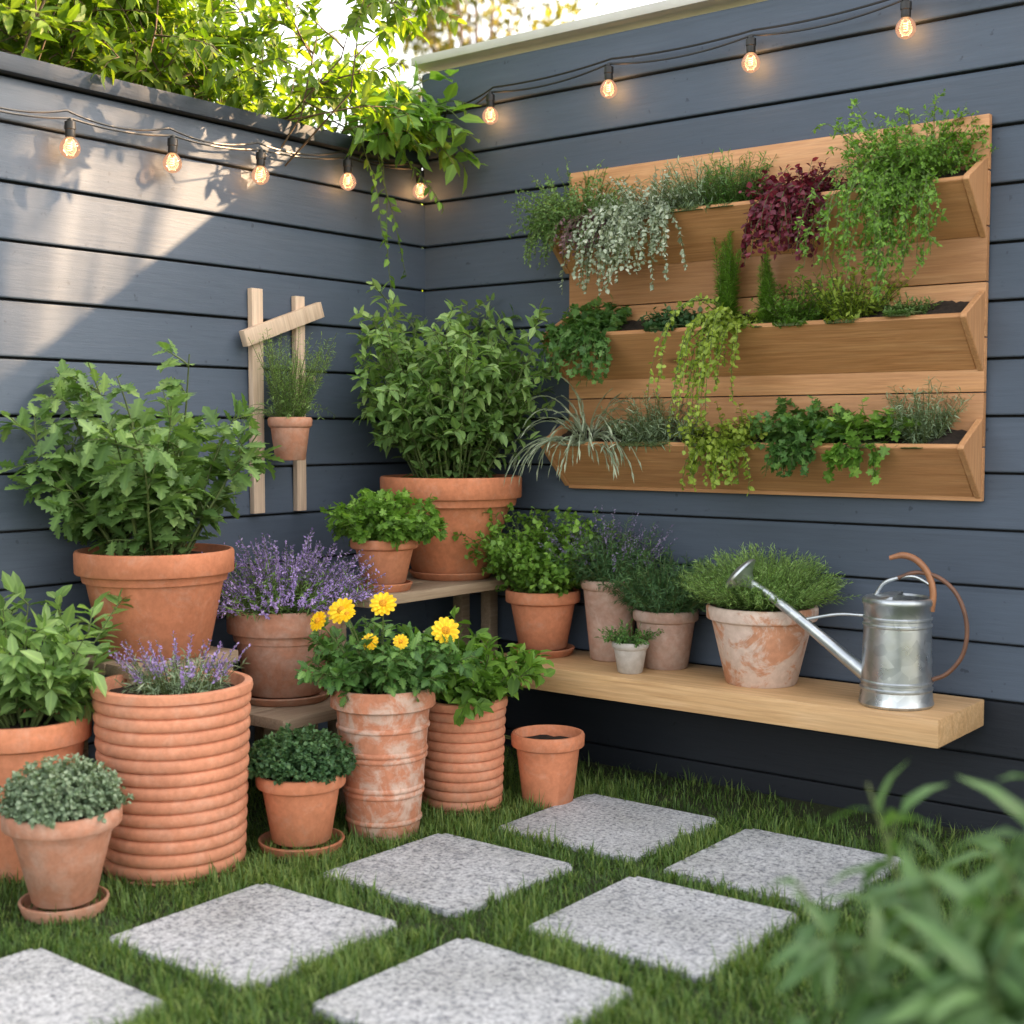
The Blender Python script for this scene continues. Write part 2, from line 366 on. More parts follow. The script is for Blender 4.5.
def plant(parent,mat,tm,size,n,L,spread,droop,per,z=0,base_r=.02,t0=.25,sub=None,ang=1.,jit=.3,sag=.15,up=1.,sr=(.003,.001),smat=None,cl=None,org=(0,0),
          wob=.1,bias=(0,0,0),pmin=0,power=.5,sx=1,sy=1,az=None,K=9,taper=.2,name='foliage',lpol=0,sname='stems'):
    cl=cl or clampw(parent)
    s=cl(stems(n,L,spread,droop,base_r,K,wob,bias,pmin,(org[0],org[1],z),sx,sy,power,az,lpol))
    pl=[(s,1.)]; lv=[leaves(s,per,t0,size,ang,jit,taper,sag,up)]
    if sub:
        b=cl(branch(s,sub['m'],sub['L'],sub.get('ang',.8),sub.get('droop',.3),sub.get('t0',.25),wob=wob,taper=sub.get('taper',.3)))
        pl.append((b,.6)); lv.append(leaves(b,sub.get('per',per),.15,size,ang,jit,taper,sag,up))
    stem_ob(parent,pl,sr[0],sr[1],smat or M_stem,name=sname)
    P,D,U,S=cat(*lv)
    P=cl(P)
    ox,oy,_=parent.location
    tip=P+D*S[:,None]; bx=(tip[:,0]+ox<.014); by=(tip[:,1]+oy>-.014)
    D[bx,0]=np.abs(D[bx,0]); D[by,1]=-np.abs(D[by,1])
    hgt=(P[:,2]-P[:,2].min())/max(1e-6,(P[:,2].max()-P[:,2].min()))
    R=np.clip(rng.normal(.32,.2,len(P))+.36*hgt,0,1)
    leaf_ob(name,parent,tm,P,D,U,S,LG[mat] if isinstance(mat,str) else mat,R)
    return s
# ------------------------------------------------------------------ setting
SUN=Vector((.8,1,.72)); SE=math.asin(SUN.normalized().z)
def ground():
    m,nt,N,L=newmat('lawn_soil'); c=coords(nt); n=noise(nt,c,2.5,5,.6); n2=noise(nt,c,90,4,.7)
    r=ramp(nt,[(.35,(.030,.045,.014)),(.6,(.045,.06,.018)),(.75,(.06,.05,.028))]); L.new(n.outputs[0],r.inputs[0])
    r2=ramp(nt,[(.3,(.5,.5,.5)),(.7,(1.2,1.2,1.2))]); L.new(n2.outputs[0],r2.inputs[0])
    cc=mixc(nt,1.0,r.outputs[0],r2.outputs[0],'MULTIPLY'); surf(nt,cc,.95,n2.outputs[0],.8,.01)
    ob=mesh_ob('ground',[(-150,-150,G),(150,-150,G),(150,150,G),(-150,150,G)],[(0,1,2,3)],m,smooth=False)
    ob["kind"]="structure"
ground()
def siding(name,length,z0,height,along,mat,parent):
    V=[];F=[]; p=.147; z=z0
    while z<height-.02:
        h=min(p,height-z)-.007
        o=random.uniform(-.001,.001)
        prof=[(-.012,z),(.009+o,z),(.011+o,z+.003),(.011+o,z+.006),(.003+o,z+h-.004),(.001+o,z+h),(-.012,z+h)]
        cuts=[0.0]; x=random.uniform(2.2,3.6)
        while x<length-.3: cuts.append(x); x+=random.uniform(2.4,3.6)
        cuts.append(length)
        for i in range(len(cuts)-1):
            a,b=cuts[i]+(.001 if i else 0),cuts[i+1]-.001; k=len(V); m=len(prof)
            for s in (a,b):
                for (u,w) in prof:
                    V.append((s,-u,w) if along=='x' else (u,-s,w))
            for j in range(m-1): F.append((k+j,k+j+1,k+m+j+1,k+m+j) if along=='y' else (k+j,k+m+j,k+m+j+1,k+j+1))
            F.append(tuple(k+j for j in range(m))); F.append(tuple(k+m+j for j in range(m))[::-1])
        z+=p
    ob=mesh_ob(name,V,F,mat,parent,None,False)
    bm=bmesh.new(); bm.from_mesh(ob.data); bmesh.ops.recalc_face_normals(bm,faces=bm.faces); bm.to_mesh(ob.data); bm.free()
    return ob
fr=thing('garden_fence','tall slate blue fence of horizontal lap boards with pale capping','fence',(0,0,0),'slate blue fences around the garden')
siding('siding',5.2,.02+.147*2,2.24,'x',M_fx,fr)
siding('lower_boards_painted_shade',5.2,.02-.147,.02+.147*2-.001,'x',M_lowshade,fr)  # bottom board rows of the fence, shade painted in as dark colour
box('backing',(-.02,5.2,.013,.06,G,2.22),M_dark,fr,bev=0)
box('capping',(-.03,5.22,-.035,.075,2.243,2.272),M_capl,fr,bev=.004)
fl_=thing('garden_fence','lower slate blue fence of horizontal lap boards with dark capping','fence',(0,0,0),'slate blue fences around the garden')
siding('siding',5.2,.02-.147,1.90,'y',M_fy,fl_)
box('backing',(-.06,-.013,-5.2,-.001,G,1.89),M_dark,fl_,bev=0)
box('capping',(-.075,.032,-5.2,-.013,1.90,1.945),M_capd,fl_,bev=.004)
def granite():
    m,nt,N,L=newmat('granite'); c=coords(nt); oi=nd(nt,'ShaderNodeObjectInfo')
    ad=nd(nt,'ShaderNodeVectorMath',operation='ADD'); L.new(c.outputs[0],ad.inputs[0])
    cm=nd(nt,'ShaderNodeVectorMath',operation='SCALE'); cm.inputs[0].default_value=(9,5,3); L.new(oi.outputs['Random'],cm.inputs['Scale']); L.new(cm.outputs[0],ad.inputs[1])
    n1=noise(nt,ad,110,3,.75); n2=noise(nt,ad,48,4,.7,.5); n3=noise(nt,ad,4,4,.6)
    r=ramp(nt,[(.34,(.13,.135,.15)),(.44,(.40,.415,.435)),(.58,(.58,.595,.61)),(.75,(.73,.74,.75))]); L.new(n1.outputs[0],r.inputs[0])
    r2=ramp(nt,[(.36,(.56,.57,.60)),(.5,(1,1,1))]); L.new(n2.outputs[0],r2.inputs[0])
    a=mixc(nt,1.0,r.outputs[0],r2.outputs[0],'MULTIPLY')
    r3=ramp(nt,[(.3,(.78,.78,.76)),(.65,(1.05,1.05,1.05))]); L.new(n3.outputs[0],r3.inputs[0])
    b=mixc(nt,1.0,a,r3.outputs[0],'MULTIPLY'); surf(nt,b,.7,n1.outputs[0],.2,.0015); return m
M_gran=granite()
pav=[(1.06,-1.115),(1.0,-1.665),(.935,-2.215),(1.575,-1.64),(1.645,-1.095),(1.15,-.57),(1.675,-.59)]
PV=[]
hs=.216
for i,(x,y) in enumerate(pav):
    an=random.uniform(-.02,.02)
    bm=bmesh.new()
    bmesh.ops.create_grid(bm,x_segments=1,y_segments=1,size=hs)
    bmesh.ops.bevel(bm,geom=bm.verts[:],offset=.014,segments=4,affect='VERTICES')
    f=bm.faces[:]; ex=bmesh.ops.extrude_face_region(bm,geom=f); vs=[v for v in ex['geom'] if isinstance(v,bmesh.types.BMVert)]
    bmesh.ops.translate(bm,verts=vs,vec=(0,0,.045))
    bmesh.ops.recalc_face_normals(bm,faces=bm.faces)
    te=[e for e in bm.edges if all(v.co.z>.04 for v in e.verts)]
    bmesh.ops.bevel(bm,geom=te,offset=.003,segments=2,affect='EDGES')
    me=bpy.data.meshes.new('paving_slab'); bm.to_mesh(me); bm.free(); me.materials.append(M_gran); fin(me,35)
    ob=bpy.data.objects.new('paving_slab',me); link(ob,None,(x,y,G-.031)); ob.rotation_euler=(random.uniform(-.006,.006),random.uniform(-.006,.006),an)
    ob["label"]="square speckled grey granite slab set in the lawn"; ob["category"]="paving slab"; ob["group"]="granite stepping slabs in the lawn"
    PV.append((x,y,an))
def grass():
    N=290000
    x=rng.uniform(.02,3.0,N); y=rng.uniform(-2.7,-.03,N)
    keep=(y>-3.52+(3.13-x)*.12+.1)
    f=np.sin(x*7.3+1.3*np.sin(y*5.1))*np.cos(y*6.7+np.sin(x*4.3))
    f2=np.sin(x*31+2*np.sin(y*23))*np.cos(y*29+2*np.sin(x*19))
    keep&=rng.uniform(0,1,N)<(.72+.24*f+.2*f2)
    worn=np.clip((-y-.05)/.35,0.12,1)*np.clip((x)/.5,.15,1); keep&=rng.uniform(0,1,N)<worn
    for (px,py,an) in PV:
        dx=np.abs((x-px)*math.cos(an)+(y-py)*math.sin(an)); dy=np.abs(-(x-px)*math.sin(an)+(y-py)*math.cos(an))
        d=np.maximum(dx,dy)-hs; keep&=~(d<-.002)
    x=x[keep];y=y[keep];f=f[keep];f2=f2[keep];n=len(x)
    P=np.stack([x,y,np.full(n,G)],1)
    Ln=rng.uniform(.014,.038,n)*(1+.34*f+.34*f2)*rng.choice([1,1,1,1.5],n)
    az=rng.uniform(0,2*pi,n); lean=rng.uniform(.15,1.3,n)
    d0=np.stack([np.sin(lean*.6)*np.cos(az),np.sin(lean*.6)*np.sin(az),np.cos(lean*.6)],1)
    d1=np.stack([np.sin(lean*1.5)*np.cos(az),np.sin(lean*1.5)*np.sin(az),np.cos(lean*1.5)],1)
    w=np.stack([-np.sin(az),np.cos(az),0*az],1)*rng.uniform(.0009,.0020,n)[:,None]
    m=P+d0*(Ln*.55)[:,None]; t=m+d1*(Ln*.5)[:,None]
    V=np.stack([P-w,P+w,m+w*.8,m-w*.8,t],1)
    idx=(np.array([0,1,2,3,3,2,4])[None]+(np.arange(n)*5)[:,None]).ravel(); sz=np.tile([4,3],n)
    R=np.clip(rng.normal(.48,.27,n)+.2*f+.16*f2,0,1); R=np.where(rng.uniform(0,1,n)<.05,1.,R)
    C=np.zeros((n,5,4)); C[:,:,0]=R[:,None]; C[:,:,1]=1; C[:,:,3]=1
    ob=fast_ob('grass',V.reshape(-1,3),idx,sz,LG['grass'],None,C.reshape(-1,4)); ob["kind"]="stuff"; ob["label"]="short green lawn grass growing between the granite slabs"; ob["category"]="grass"
grass()
# ------------------------------------------------------------------ pots
def classic(R,rb,H,rimh=None,lip=.010,th=.012):
    rimh=rimh or H*.2; rn=rb+(R-lip-rb)*(H-rimh)/H
    return [(0,0),(rb-.004,0),(rb,.004),(rn,H-rimh-.002),(rn+lip*.6,H-rimh),(R-.003,H-rimh+.003),(R-.001,H-rimh+.006),(R,H-.007),(R-.003,H-.001),(R-.006,H),(R-th+.002,H),(R-th,H-.004),(R-th-.004,H-rimh),(R-th-.008,H-rimh*1.3)]
def ribbed(R,rb,H,n,amp,th=.014):
    pr=[(0,0),(rb-.004,0),(rb,.006)]
    N=n*10
    for i in range(N+1):
        u=i/N; r=rb+(R-rb)*u; s=abs(math.sin(pi*u*n))
        pr.append((r-amp+amp*1.2*(s**.38),.01+u*(H-.035)))
    pr+=[(R+.004,H-.022),(R+.006,H-.012),(R+.004,H-.002),(R,H),(R-th,H),(R-th-.002,H-.004),(R-th-.006,H-.05)]
    return pr
def ringed(R,rb,H,rings,th=.012):
    pr=[(0,0),(rb-.004,0),(rb,.005)]
    def rr(z): return rb+(R-.010-rb)*z/H
    for zc in rings:
        z=zc*H
        pr+=[(rr(z-.007),z-.007),(rr(z)+.003,z-.005),(rr(z)+.0045,z-.002),(rr(z)+.0045,z+.002),(rr(z)+.003,z+.005),(rr(z+.007),z+.007)]
    pr+=[(rr(H*.86),H*.86),(R-.004,H*.865),(R,H*.875),(R,H-.006),(R-.005,H),(R-th,H),(R-th-.002,H-.006),(R-th-.01,H*.8)]
    return pr
def pot(parent,prof,mat,R,H,soil=.025,wob=.004,th=.016):
    lathe('pot',prof,mat,parent,seg=64,wob=wob)
    V=[(0,0,H-soil+.006)];F=[]; rs=R-th; ns=28
    for j in range(1,5):
        for k in range(ns):
            a=2*pi*k/ns; V.append((rs*j/4*math.cos(a),rs*j/4*math.sin(a),H-soil+random.uniform(-.004,.006)))
    for k in range(ns): F.append((0,1+k,1+(k+1)%ns))
    for j in range(3):
        for k in range(ns): a=1+j*ns+k;b=1+j*ns+(k+1)%ns; F.append((a,a+ns,b+ns,b))
    mesh_ob('soil',V,F,M_soil,parent)
def saucer(parent,r,mat,z=-.022,h=.024):
    lathe('saucer',[(0,z),(r*.86,z),(r*.9,z+.002),(r,z+h-.003),(r-.001,z+h),(r-.006,z+h),(r*.86,z+.010),(0,z+.010)],mat,parent,seg=56)
def pp(name,label,loc,cat='potted plant'): return thing(name,label,cat,loc)

# P1
p=pp('potted_plant','small dusty terracotta pot of grey green bushy herb on a saucer',(.560,-1.825,G+.028))
pot(p,classic(.127,.068,.205,.040),M_ter2,.127,.205); saucer(p,.096,M_ter2,-.028,.032)
plant(p,'grey',RND,.0125,420,(.085,.118),1.45,.05,18,z=.202,base_r=.03,t0=.4,sub=dict(m=2,L=(.012,.022),per=6,t0=.6),sr=(.0013,.0006),jit=.5,wob=.06)
# P2
p=pp('potted_plant','plain terracotta pot of large leaved grey green sage',(.235,-1.715,G))
pot(p,classic(.160,.105,.375,.060),M_ter,.16,.375)
plant(p,'pale',ovate(.46),.066,34,(.14,.34),.75,.15,11,z=.35,base_r=.06,t0=.2,sub=dict(m=3,L=(.05,.09),per=7),sr=(.004,.0015),ang=.9,sag=.08,bias=(0,-.08,0))
# P3
p=pp('potted_plant','tall ribbed pale terracotta pot with small purple lavender',(.490,-1.470,G))
pot(p,ribbed(.186,.168,.450,13,.0085),M_ter3,.18,.450,.03)
plant(p,'grey',NDL,.028,80,(.05,.11),.9,.1,14,z=.42,base_r=.08,t0=.1,sr=(.0012,.0006),org=(.02,-.0),up=.2)
s2=stems(60,(.08,.16),.7,.1,.08,8,.06,org=(.03,0,.42)); stem_ob(p,[(s2,1)],.0011,.0007,M_stem,'flower_stalks')
P,D,U,S=leaves(s2,22,.6,.011,.9,.4,.2,0,.3); leaf_ob('lavender_flowers',p,SML,P,D,U,S,LG['purple'])
# P4
p=pp('potted_plant','large plain terracotta pot of tall lobed leafy green herb',(.225,-1.315,.425))
pot(p,classic(.203,.135,.275,.062,.012),M_ter,.203,.275)
plant(p,'herb',PINW,.076,36,(.20,.56),.52,.16,12,z=.24,base_r=.08,t0=.10,sub=dict(m=5,L=(.05,.12),per=7,ang=.9,droop=.3),sr=(.005,.0018),ang=.95,taper=.30,sag=.2,bias=(0,-.05,0))
# P5
p=pp('potted_plant','dusty terracotta pot of flowering purple lavender on a saucer',(.288,-.925,.274))
pot(p,classic(.160,.108,.240,.07,.008),M_ter2,.16,.24); saucer(p,.135,M_ter2)
plant(p,'herb',NDL,.035,170,(.10,.19),1.1,.15,16,z=.21,base_r=.10,t0=.1,sr=(.0012,.0006),up=.2)
s2=clampw(p)(stems(340,(.16,.255),1.2,.12,.10,8,.06,org=(0,0,.21))); stem_ob(p,[(s2,1)],.0012,.0007,M_stem,'flower_stalks')
P,D,U,S=leaves(s2,30,.50,.011,.9,.5,.1,0,.3); leaf_ob('lavender_flowers',p,SML,P,D,U,S,LG['purple'])
# P6
p=pp('potted_plant','small terracotta pot with dense dark green clipped dome',(.651,-1.205,G+.030))
pot(p,classic(.112,.074,.172,.036),M_ter,.112,.172); saucer(p,.108,M_ter,-.030,.034)
plant(p,'deep',RND,.013,440,(.095,.12),1.4,.03,18,z=.168,base_r=.03,t0=.4,sub=dict(m=2,L=(.012,.022),per=6,t0=.6),sr=(.0014,.0006),jit=.5,wob=.06)
# P7
p=pp('potted_plant','tall weathered ringed terracotta pot of yellow daisies',(.710,-.968,G))
pot(p,ringed(.137,.092,.392,(.12,.30,.34,.54,.58,.74)),M_aged,.137,.392)
plant(p,'mid',PIN,.042,56,(.11,.24),.90,.25,14,z=.36,base_r=.06,t0=.15,sub=dict(m=4,L=(.03,.06),per=6),sr=(.0022,.001),jit=.4)
def flower(parent,pos,nrm,r,stalk_from):
    nrm=Vector(nrm).normalized(); a=nrm.orthogonal().normalized(); b=nrm.cross(a)
    Ps=[];Ds=[];Us=[];Ss=[]
    for ring,(cnt,rr,tilt) in enumerate(((13,1.,.04),(12,.84,.20),(9,.62,.40))):
        for k in range(cnt):
            th=2*pi*(k+.37*ring)/cnt+random.uniform(-.05,.05); d=(a*math.cos(th)+b*math.sin(th))*math.cos(tilt)+nrm*math.sin(tilt)
            Ps.append(pos);Ds.append(d);u=nrm-d*nrm.dot(d);Us.append(u.normalized());Ss.append(r*rr*random.uniform(.95,1.04))
    P,D,U,S=np.array([list(x) for x in Ps]),np.array([list(x) for x in Ds]),np.array([list(x) for x in Us]),np.array(Ss)
    f=leaf_ob('flower_head',parent,PET,P,D,U,S,LG['yellow'])
    V=[];F=[];rd=r*.34
    for i in range(5):
        ph=i/4*pi/2
        for k in range(12):
            th=2*pi*k/12; V.append(Vector(pos)+ (a*math.cos(th)+b*math.sin(th))*rd*math.cos(ph)*1.0+nrm*rd*.9*math.sin(ph))
    for i in range(4):
        for k in range(12): F.append((i*12+k,i*12+(k+1)%12,(i+1)*12+(k+1)%12,(i+1)*12+k))
    mesh_ob('flower_centre',V,F,M_disc,f)
    tube('flower_stalk',smooth_path([stalk_from,((Vector(stalk_from)+Vector(pos))/2+Vector((0,0,.02))),pos],10),.0018,M_stem,f,sides=6)
M_disc=mat_plain('flower_disc',(.72,.32,.01),.8,0,300,.4,1)
for (lx,ly,lz,r,nx,ny,nz) in [(-.065,-.085,.590,.037,.3,-.8,.55),(-.105,-.13,.565,.028,.0,-.8,.4),(.03,-.03,.610,.035,.5,-.7,.6),(.04,-.09,.520,.023,.4,-.8,.5),(.155,.070,.540,.037,.7,-.6,.45),(-.01,-.12,.590,.022,.2,-.6,.8),(.10,-.04,.520,.020,.6,-.7,.3)]:
    flower(p,(lx,ly,lz),(nx,ny,nz),r,(lx*.3,ly*.3,.38))
# P8
p=pp('potted_plant','ribbed terracotta pot of bright green leafy basil',(.705,-.642,G))
pot(p,ribbed(.122,.112,.310,10,.0065),M_ter3,.12,.310)
plant(p,'fresh',ovate(.62),.055,46,(.10,.25),.9,.2,9,z=.28,base_r=.06,t0=.2,sub=dict(m=3,L=(.05,.08),per=6),sr=(.0026,.001),taper=.3)
# P9
p=pp('flower_pot','small plain terracotta pot of bare soil with one trailing sprig',(.882,-.478,G),'flower pot')
pot(p,classic(.104,.070,.205,.040),M_ter,.104,.205,.03)
plant(p,'fresh',ovate(.6),.045,4,(.10,.16),1.2,1.6,5,z=.18,base_r=.03,t0=.4,az=(3.6,4.2),org=(-.06,-.03),pmin=.8,sr=(.0018,.001))
# P10
p=pp('potted_plant','large terracotta pot with tall dense leafy green bush',(.335,-.255,.565))
pot(p,classic(.225,.125,.300,.07,.012),M_ter,.225,.30); saucer(p,.135,M_ter)
plant(p,'pale',ovate(.50),.052,80,(.36,.66),.48,.08,18,z=.27,base_r=.11,t0=.06,sub=dict(m=7,L=(.08,.14),per=8,ang=.8,droop=.3),sr=(.0042,.0014),sag=.18,taper=.3,bias=(.0,0,0),wob=.08,lpol=.15)
# P11
p=pp('potted_plant','medium terracotta pot of curly bright green parsley on a saucer',(.407,-.64,.565))
pot(p,classic(.100,.062,.130,.03),M_ter,.10,.13); saucer(p,.082,M_ter)
plant(p,'fresh',LOB,.028,96,(.08,.18),.95,.3,9,z=.11,base_r=.05,t0=.3,sub=dict(m=3,L=(.03,.05),per=7),sr=(.0016,.0008),jit=.5)
# P12
ZS=.315
p=pp('potted_plant','terracotta pot of bushy lime green herb on a saucer',(.63,-.165,ZS+.022))
pot(p,classic(.117,.075,.180,.04),M_ter,.117,.18); saucer(p,.100,M_ter)
plant(p,'fresh',RND,.021,160,(.12,.30),.75,.12,16,z=.155,base_r=.06,t0=.12,sub=dict(m=4,L=(.04,.07),per=7),sr=(.0016,.0008),jit=.4)
# P13
p=pp('potted_plant','tall pink grey clay pot of dusky rosemary',(.847,-.11,ZS))
pot(p,classic(.093,.062,.245,.03,.006),M_pink,.093,.245)
plant(p,'deep',NDL,.026,120,(.10,.21),.85,.1,20,z=.22,base_r=.06,t0=.1,sub=dict(m=2,L=(.03,.06),per=10),sr=(.0013,.0006),up=.2)
s2=clampw(p)(stems(110,(.14,.25),.8,.1,.06,8,.06,org=(0,0,.22))); P,D,U,S=leaves(s2,22,.5,.010,.9,.4,.2,0,.3); leaf_ob('lavender_flowers',p,SML,P,D,U,S,LG['dusk'])
# P14
p=pp('potted_plant','pink grey clay pot of dark green needle leaved herb',(1.05,-.125,ZS))
pot(p,classic(.096,.066,.171,.034,.006),M_pink,.096,.171)
plant(p,'deep',NDL,.024,170,(.10,.20),.85,.1,22,z=.15,base_r=.06,t0=.1,sub=dict(m=3,L=(.02,.05),per=10),sr=(.0013,.0006),up=.2)
# P15
p=pp('potted_plant','tiny whitewashed clay pot with small green sprigs',(1.02,-.268,ZS))
pot(p,classic(.054,.036,.090,.02,.004,.008),M_white,.054,.09,.012,th=.01)
plant(p,'mid',SML,.014,70,(.04,.085),1.1,.3,12,z=.08,base_r=.03,t0=.15,sr=(.001,.0005),jit=.4)
# P16
p=pp('potted_plant','wide whitewashed terracotta pot of bushy thyme',(1.387,-.172,ZS))
pot(p,classic(.153,.098,.215,.04,.006),M_mott,.153,.215)
plant(p,'pale',NDL,.019,760,(.125,.185),1.15,.04,34,z=.200,base_r=.085,t0=.25,sr=(.0011,.0005),up=.4,bias=(0,.04,0),ang=.6,wob=.06)
# ------------------------------------------------------------------ stands, shelf
def stand(label,x0,x1,y0,y1,z,inset=.03):
    s=thing('plant_stand',label,'plant stand',((x0+x1)/2,(y0+y1)/2,G),'wooden plant stands along the fence')
    z=z-G
    w=(x1-x0)/2; d=(y1-y0)/2; k=3; bw=(2*w-.006*(k-1))/k
    boxes('top',[(-w+i*(bw+.006),-w+i*(bw+.006)+bw,-d,d,z-.03,z) for i in range(k)],M_grey,s)
    for sx in (-1,1):
        for sy in (-1,1):
            cx=sx*(w-inset); cy=sy*(d-.03)
            box('leg',(cx-.02,cx+.02,cy-.02,cy+.02,0,z-.03),M_grey,s)
stand('low weathered wooden stand holding the lavender pot',.09,.50,-1.125,-.825,.252)
stand('tall weathered wooden stand holding two terracotta pots',.06,.50,-.80,-.04,.543,.16)
stand('narrow weathered wooden stand behind the ribbed pot',.05,.345,-1.49,-1.14,.425)
sh=thing('wall_shelf','thick pale wooden shelf fixed along the fence','shelf',(1.21,-.19,0))
box('plank',(-.69,.745,-.165,.160,ZS-.070,ZS),M_pine,sh,bev=.005)
box('ledger',(-.66,.66,.130,.170,ZS-.115,ZS-.071),M_dark,sh)
# ------------------------------------------------------------------ wall planter
wp=thing('wall_planter','cedar wall planter with three slanted troughs on the fence','wall planter',(1.285,-.013,.825))
HW=.652
bh=.985/7
boxes('backboard',[(-HW,HW,-.020,0,i*bh+.0015,(i+1)*bh-.0015) for i in range(7)],M_cedar,wp,bev=.002)
def trough(z0):
    h=.128; o=.125; t=.016
    L=math.hypot(h,o); ny,nz=-h/L,-o/L
    A=(-.022,z0+.004);B=(-.022-o,z0+.004+h)
    A2=(A[0]-ny*t,A[1]-nz*t);B2=(B[0]-ny*t,B[1]-nz*t)
    def prism(name,ring,xa,xb,mat,par):
        bm=bmesh.new()
        a=[bm.verts.new((xa,y,z)) for y,z in ring]; b=[bm.verts.new((xb,y,z)) for y,z in ring]
        for i in range(4): bm.faces.new((a[i],a[(i+1)%4],b[(i+1)%4],b[i]))
        bm.faces.new(a[::-1]); bm.faces.new(b); bmesh.ops.recalc_face_normals(bm,faces=bm.faces)
        bmesh.ops.bevel(bm,geom=bm.edges[:],offset=.002,segments=1,affect='EDGES')
        me=bpy.data.meshes.new(name); bm.to_mesh(me); bm.free(); me.materials.append(mat); fin(me,30)
        return link(bpy.data.objects.new(name,me),par)
    tr=prism('trough',[A,B,B2,A2],-HW+.004,HW-.020,M_cedart,wp)
    for xx in (-HW-.014,HW-.018):
        prism('end_panel',[(-.021,z0),(-.021-o-.012,z0+h+.002),(-.021-o-.006,z0+h+.012),(-.021,z0+h+.078)],xx,xx+.017,M_cedarv,tr)
    nx=120;ny_=9;V=[];F=[]
    for i in range(nx+1):
        for j in range(ny_+1):
            V.append((-HW+.006+(2*HW-.028)*i/nx,-.0225-(o-.020)*j/ny_,z0+h+.050+.004*math.sin(i*.35)-.052*(j/ny_)+random.uniform(-.003,.004)))
    for i in range(nx):
        for j in range(ny_): a=i*(ny_+1)+j; F.append((a,a+ny_+1,a+ny_+2,a+1))
    mesh_ob('soil',V,F,M_soil,tr)
for z0 in (.008,.335,.672): trough(z0)
ZB,ZM,ZT=.825+.008+.130,.825+.335+.130,.825+.672+.130
def tp(label,x,z,y=-.085): return thing('trough_plant',label,'plant',(x,y,z))
def hang(parent,front=-.168):
    ox,oy,oz=parent.location
    def ex(p):
        low=p[...,2]<.010
        p[...,1]=np.where(low,np.minimum(p[...,1],front-oy),p[...,1])
        return p
    return clampw(parent,.035,ex)
def casc(p,mat,tm,size,n,L,per,w=.05,outw=.5,sub=None,lift=.25,wob=.16,dr=5.,name='trailing_foliage',side=.5,sag=.25,lw=0):
    x=rng.uniform(-w,w,n); y=rng.uniform(-.065,-.035,n)
    st=np.stack([x,y,0*x],1)
    d=norm(np.stack([x/w*side*.6+rng.normal(0,.2 if side>.1 else .08,n),-outw*rng.uniform(.5,1.5,n),np.full(n,lift)+rng.uniform(-.2,.4,n)],1))
    Ls=rng.uniform(L[0],L[1],n)*(1+lw*x/w)
    cl=hang(p); s=cl(walk(st,d,Ls,14,dr,wob)); pl=[(s,1.)]; lv=[leaves(s,per,.03,size,1.1,.4,.2,sag,.6)]
    if sub:
        b=cl(branch(s,sub['m'],sub['L'],.9,.8,.1,wob=.12)); pl.append((b,.6)); lv.append(leaves(b,sub['per'],.1,size,1.,.4,.2,sag,.6))
    stem_ob(p,pl,.0014,.0007,M_stem,name='trailing_stems')
    P,D,U,S=cat(*lv); D[:,1]=np.where(rng.uniform(0,1,len(D))<.6,-np.abs(D[:,1]),D[:,1])
    R=np.clip(rng.normal(.5,.22,len(P)),0,1)
    leaf_ob(name,p,tm,cl(P),D,U,S,LG[mat],R)
def up_(p,mat,tm,size,n,L,spread,droop,per,w=.03,**k):
    k.setdefault('sr',(.0013,.0006)); k.setdefault('t0',.1)
    return plant(p,mat,tm,size,n,L,spread,droop,per,base_r=w,cl=hang(p),sy=.6,**k)
p=tp('grey green thyme spilling over the top trough',.705,ZT); up_(p,'herb',SML,.015,240,(.08,.22),1.3,.3,26,w=.06,bias=(-.15,-.1,0),up=.3); casc(p,'herb',SML,.014,60,(.06,.16),22,w=.09,outw=.6,side=1.2)
p=tp('dusky pink trailing sedum in the top trough',.80,ZT); casc(p,'pinkish',SML,.016,50,(.08,.19),24,w=.06)
p=tp('silvery trailing foliage pouring from the top trough',.97,ZT); up_(p,'silver',SML,.017,130,(.07,.17),1.15,.4,22,w=.07); casc(p,'silver',RND,.0165,70,(.14,.33),34,w=.075,lw=-.2)
p=tp('soft grey green upright herb in the top trough',1.13,ZT); up_(p,'grey',NDL,.026,120,(.08,.17),.85,.15,22,w=.05)
p=tp('feathery mid green herb in the top trough',1.24,ZT); up_(p,'mid',NDL,.028,90,(.08,.18),.7,.15,22,w=.04)
p=tp('burgundy trailing foliage pouring from the top trough',1.45,ZT); up_(p,'burg',RND,.021,90,(.05,.13),1.1,.4,14,w=.06); casc(p,'burg',RND,.021,64,(.10,.24),26,w=.06,side=.25)
p=tp('tall fine leaved green fern cascading down the planter',1.755,ZT); up_(p,'fresh',SML,.017,80,(.10,.26),.9,.4,18,w=.07,sub=dict(m=6,L=(.03,.06),per=8)); casc(p,'fresh',SML,.016,50,(.15,.46),20,w=.08,sub=dict(m=9,L=(.03,.06),per=9),outw=.7,side=.3,lift=.4)
p=tp('dark green curly parsley over the middle trough',.765,ZM); up_(p,'mid',LOB,.028,66,(.05,.12),1.2,.4,8,w=.05,t0=.3,sub=dict(m=2,L=(.03,.05),per=5)); casc(p,'mid',LOB,.028,50,(.08,.20),10,w=.07)
p=tp('small dark rosette succulent in the middle trough',1.045,ZM+.01); up_(p,'deep',RND,.020,80,(.05,.085),1.2,.1,10,w=.03)
p=tp('upright cone of fine green rosemary in the middle trough',1.225,ZM,-.10); up_(p,'fresh',NDL,.032,18,(.27,.32),.06,.0,260,w=.020,lpol=.35,ang=.95,wob=.04,taper=.6)
p=tp('short upright green rosemary in the middle trough',1.355,ZM,-.10); up_(p,'fresh',NDL,.029,14,(.20,.25),.07,.0,200,w=.016,lpol=.35,ang=.95,wob=.04,taper=.6)
